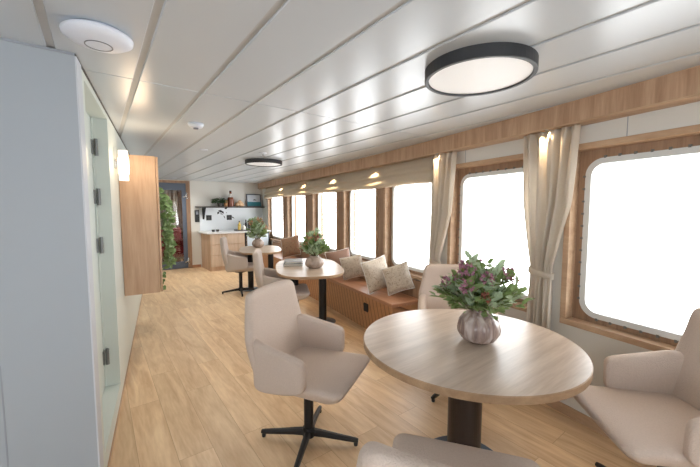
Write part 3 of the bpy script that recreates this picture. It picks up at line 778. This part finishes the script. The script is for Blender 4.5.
# ------------------------------------------------------------------ kitchenette on the far wall
root = tag(empty('kitchen_counter', (2.75,8.6,0)), 'oak fronted kitchenette counter with drawers against the far wall', 'counter')
K = lambda a: a
kx0, kx1, ky = 2.07, 2.90, 8.17
mb = MB(); mb.box(kx0-2.75,kx1-2.75,ky+.02-8.6,.39,0.0,.88); mb.build('carcass', M['oak'], root)
for a, b in ((kx0+.01,2.435),(2.45,2.89)):
    for z0, z1 in ((.1,.365),(.377,.615),(.627,.87)):
        mb = MB(); mb.box(a-2.75,b-2.75,ky-8.6,ky+.019-8.6,z0,z1); mb.build('drawer', M['oak_grey'], root, bevel=.003)
mb = MB(); mb.box(2.0,3.575,8.13,8.985,.882,.915); struct_top = mb.build('worktop', M['counter'], bevel=.003)
tag(struct_top, 'white worktop running over the kitchenette drawers and fridge', 'worktop')
root = tag(empty('fridge', (3.24,8.5,0)), 'small pale glass fronted fridge in a black frame under the worktop', 'fridge')
mb = MB(); mb.box(-.32,.32,-.29,.48,0,.875); mb.build('body', M['blackp'], root)
mb = MB(); mb.box(-.28,.28,-.305,-.295,.08,.83); mb.build('glass_door', plain('fridge_pale', srgb(206,218,228), .15), root)
mb = MB(); mb.box(-.3,-.28,-.325,-.3,.25,.8); mb.build('handle', M['chrome'], root)
# shelf
root = tag(empty('wall_shelf', (2.86,9.0,1.5)), 'long thin dark shelf on the far wall above the worktop', 'shelf')
mb = MB(); mb.box(-.91,.86,-.24,-.002,0,.03); mb.build('board', M['tray'], root)
for x in (-.72,):
    mb = MB(); b = len(mb.v); mb.v += [(x-.02,-.004,0),(x+.02,-.004,0),(x+.02,-.004,-.3),(x-.02,-.004,-.3),(x-.02,-.2,0),(x+.02,-.2,0)]
    for f in ((0,1,2,3),(0,4,5,1),(3,2,5,4),(0,3,4),(1,5,2)): mb.face(tuple(b+i for i in f))
    mb.build('bracket', M['blackp'], root)
# plant on the shelf
random.seed(21)
root = tag(empty('potted_plant', (2.52,8.87,1.5305)), 'small dark green potted plant on the far wall shelf', 'plant')
mb = MB(); mb.lathe([(.004,0),(.05,0),(.065,.09),(.055,.09),(.05,.075),(.004,.075)],24); mb.build('pot', M['tray'], root)
ml = MB()
for k in range(130):
    a = random.uniform(0,2*PI); r = random.random()**.6
    p = Vector((.17*r*math.cos(a), .09*r*math.sin(a), .10+.12*random.random()*(1-r*.5)))
    leaf_into(ml, p, Vector((math.cos(a),math.sin(a),random.uniform(-.6,.8))), Vector((0,-.6,1)), .07, .045)
tag(ml.build('foliage', plain('leaf_dark', srgb(58,86,50), .5, var=.3, vscale=30), root), kind='stuff')
root = tag(empty('bottle', (2.79,8.86,1.5305)), 'tall amber brown bottle on the shelf between plant and ornament', 'bottle')
mb = MB(); mb.lathe([(.004,0),(.075,0),(.08,.01),(.08,.19),(.06,.24),(.03,.28),(.026,.36),(.03,.365),(.03,.38),(.004,.38)],32); mb.build('body', M['amber'], root, smooth=False)
mb = MB(); mb.lathe([(.004,.38),(.028,.38),(.028,.41),(.004,.41)],20); mb.build('cap', M['blackp'], root)
mb = MB(); mb.lathe([(.0605,.24),(.031,.279),(.031,.33),(.0315,.33),(.033,.279),(.062,.24)],32); mb.build('neck_label', M['paper'], root)
root = tag(empty('terracotta_pot', (2.66,8.85,1.5305)), 'small tan pot standing just before the amber bottle on the shelf', 'pot')
mb = MB(); mb.lathe([(.004,0),(.035,0),(.042,.10),(.042,.15),(.034,.15),(.03,.02),(.004,.02)],24); mb.build('body', M['terracotta'], root)
root = tag(empty('ornament', (3.02,8.86,1.5305)), 'rounded peach ornament of clustered shells between the bottle and the picture', 'ornament')
for dx, dz, r in ((-.06,.055,.055),(.03,.07,.07),(.0,.13,.045),(.085,.04,.04)):
    mb = MB(); mb.lathe([(.002,-r)]+[(r*math.sin(PI*k/10), -r*math.cos(PI*k/10)) for k in range(1,10)]+[(.002,r)],20,(dx,0,dz)); mb.build('shell', M['peach'], root, smooth=True)
root = tag(empty('framed_picture', (3.44,8.93,1.5305)), 'framed seascape print leaning on the shelf end', 'picture'); root.rotation_euler = (math.radians(-7),0,0)
mb = MB()
mb.box(-.2,.2,-.02,0,0,.02); mb.box(-.2,.2,-.02,0,.32,.34); mb.box(-.2,-.18,-.02,0,.02,.32); mb.box(.18,.2,-.02,0,.02,.32); mb.build('frame', plain('frame_slate', srgb(70,86,104), .5), root)
mb = MB(); mb.box(-.18,.18,-.012,-.002,.02,.32); mb.cur = 1; mb.box(-.18,.18,-.0135,-.0121,.02,.13); mb.cur = 2; mb.box(-.02,.07,-.0137,-.0121,.17,.19); mb.box(.0,.04,-.0137,-.0121,.19,.205); mb.build('print', [M['sky'],M['teal'],M['bookb']], root)
# black wall bits
def flatbox(name, x, z, w, h, label, cat, group=None, y=8.992, t=.012):
    root = tag(empty(name, (x,y,z)), label, cat, group)
    mb = MB(); mb.box(-w/2,w/2,-t,0,-h/2,h/2); mb.build('plate', M['blackp'], root, bevel=.003)
    return root
r = flatbox('intercom_panel', 1.99, 1.29, .10, .30, 'tall narrow black control panel on the wall between door and shelf', 'control panel', y=9.0, t=.03)
mb = MB(); mb.box(-.03,.03,-.033,-.03,.04,.12); mb.build('display', M['ring'], r)
for x, lb in ((2.27,'black wall socket under the shelf bracket'),(2.78,'black wall socket below the bottle on the white backsplash')):
    r = flatbox('wall_socket', x, 1.245, .13, .13, lb, 'socket', 'black wall sockets')
    mb = MB(); mb.lathe([(.003,0),(.03,0),(.03,.003),(.003,.003)],20); o = mb.build('insert', M['tray'], r); o.rotation_euler = (PI/2,0,0); o.location = (0,-.012,0)
# branch decal on the backsplash
random.seed(9)
root = tag(empty('wall_decal', (2.6,8.992,1.36)), 'scattered black leaf decal on the white backsplash', 'decal')
def blade(x, z, a, L, w):
    mb = MB(); c, q = math.cos(a), math.sin(a); x -= 2.6; z -= 1.36
    pts = [(x,z),(x+.5*L*c-.5*w*q,z+.5*L*q+.5*w*c),(x+L*c,z+L*q),(x+.5*L*c+.5*w*q,z+.5*L*q-.5*w*c)]
    for yy in (-.0005,-.0025): mb.v += [(px,yy,pz) for px, pz in pts]
    for f in ((0,1,2,3),(7,6,5,4),(0,4,5,1),(1,5,6,2),(2,6,7,3),(3,7,4,0)): mb.face(f)
    mb.build('leaf_shape', M['blackp'], root)
for q in ((2.50,1.43,-.3,.13,.07),(2.58,1.42,-.8,.10,.06),(2.48,1.33,1.0,.09,.06),(2.66,1.47,.4,.09,.06),(2.56,1.37,-1.0,.06,.03),(2.64,1.30,-1.2,.09,.025),(2.84,1.27,-.6,.10,.03),(2.7,1.36,.6,.03,.02),(2.6,1.32,.2,.03,.02)): blade(*q)
# on the worktop
for x, y, lb in ((2.19,8.5,'dark small cup nearest the worktop end'),(2.29,8.5,'dark small cup second from the worktop end')):
    root = tag(empty('cup', (x+.05,y,.9155)), lb, 'cup', 'small dark cups on the worktop')
    mb = MB(); mb.lathe([(.004,0),(.03,0),(.04,.05),(.036,.05),(.028,.008),(.004,.008)],24); mb.build('bowl', M['tray'], root)
root = tag(empty('tray', (2.98,8.5,.9155)), 'dark serving tray on the worktop under the bottles', 'tray')
mb = MB(); mb.box(-.2,.2,-.13,.13,0,.008)
for q in ((-.2,.2,-.13,-.12),(-.2,.2,.12,.13),(-.2,-.19,-.12,.12),(.19,.2,-.12,.12)): mb.box(*q,.008,.03)
mb.build('body', M['tray'], root)
for i, (dx, dy, r, h, mt, lb) in enumerate(((-.10,0,.04,.24,'olive','yellow oil bottle on the worktop tray'),(.0,-.04,.045,.16,'paper','pale jar beside the yellow oil bottle'),(.08,.03,.03,.27,'blackp','black slim bottle standing beside the pale jar on the tray'),(.15,.0,.028,.26,'blackp','black slim bottle at the far end of the tray by the flowers'))):
    root = tag(empty('bottle', (2.98+dx,8.5+dy,.924)), lb, 'bottle', 'bottles on the tray')
    mb = MB(); mb.lathe([(.004,0),(r,0),(r,h*.6),(r*.4,h*.75),(r*.38,h*.9),(.004,h*.9)],20); mb.build('body', M[mt], root)
    mb = MB(); mb.lathe([(.004,h*.9),(r*.42,h*.9),(r*.42,h),(.004,h)],16); mb.build('cap', M['blackp'], root)
random.seed(33)
root = tag(empty('potted_herb', (3.30,8.6,.9155)), 'leafy green potted herb on the worktop behind the far flowers', 'plant')
mb = MB(); mb.lathe([(.004,0),(.06,0),(.075,.10),(.065,.10),(.06,.085),(.004,.085)],24); mb.build('pot', M['white'], root)
ml = MB()
for k in range(120):
    a = random.uniform(0,2*PI); r = random.random()**.6
    p = Vector((.14*r*math.cos(a), .12*r*math.sin(a), .11+.22*random.random()*(1-r*.5)))
    leaf_into(ml, p, Vector((math.cos(a),math.sin(a),random.uniform(-.2,1))), Vector((0,-.6,1)), .08, .05)
tag(ml.build('foliage', M['leafA'], root), kind='stuff')

# ------------------------------------------------------------------ cabin beyond the door: chair and curtain
root = tag(empty('armchair', (1.55,10.0,0)), 'dark red armchair seen through the glass door', 'chair')
mb = MB(); mb.loft([[(x,y,z) for x, y in rr(hx,.28,.08,4)] for hx, z in ((.27,.2),(.3,.22),(.3,.44),(.27,.47))]); mb.build('seat', M['red'], root, smooth=True)
mb = MB(); mb.loft([[(x,y+.30+.1*(z-.4),z) for x, y in rr(hx,.07,.06,4)] for hx, z in ((.3,.2),(.31,.5),(.3,.9),(.26,.98))]); mb.build('backrest', M['red'], root, smooth=True)
for sx in (-1,1):
    mb = MB(); mb.loft([[(sx*.33+x,y,z) for x, y in rr(.05,.28,.04,4)] for z in (.2,.6,.64)]); mb.build('armrest', M['red'], root)
    for sy in (-.22,.3):
        mb = MB(); mb.tube([(sx*.26,sy,0),(sx*.24,sy*.95,.21)],.018,8); mb.build('leg', M['black'], root)
root = tag(empty('drape', (1.62,10.62,0)), 'beige drape hanging in the cabin seen through the glass door', 'curtain')
mb = MB(); mb.grid(lambda u, v: (-.22+.44*u, .03*math.sin(u*30), .5+1.5*v), 60, 6); o = mb.build('drape_fabric', M['curtain'], root, smooth=True)
sm = o.modifiers.new('t','SOLIDIFY'); sm.thickness = .004

# ------------------------------------------------------------------ camera, daylight, view
cam = bpy.data.cameras.new('camera'); cam.sensor_width = 36; cam.lens = 36*335/700; cam.clip_start = .02
co = bpy.data.objects.new('camera', cam); COL.objects.link(co)
co.location = (0,0,1.47); co.rotation_euler = (PI/2-math.radians(4.2), 0, -math.radians(37))
SC.camera = co
w = bpy.data.worlds.new('overcast'); SC.world = w; w.use_nodes = True
bg = w.node_tree.nodes['Background']; bg.inputs['Color'].default_value = (.95,.98,1,1); bg.inputs['Strength'].default_value = 8
SC.view_settings.view_transform = 'Standard'; SC.view_settings.look = 'None'; SC.view_settings.gamma = 1; SC.view_settings.use_curve_mapping = False
SC.view_settings.exposure = 0
SC.cycles.max_bounces = 10; SC.cycles.diffuse_bounces = 6; SC.cycles.transparent_max_bounces = 12
SC.cycles.sample_clamp_indirect = 8
SC.cycles.use_denoising = True
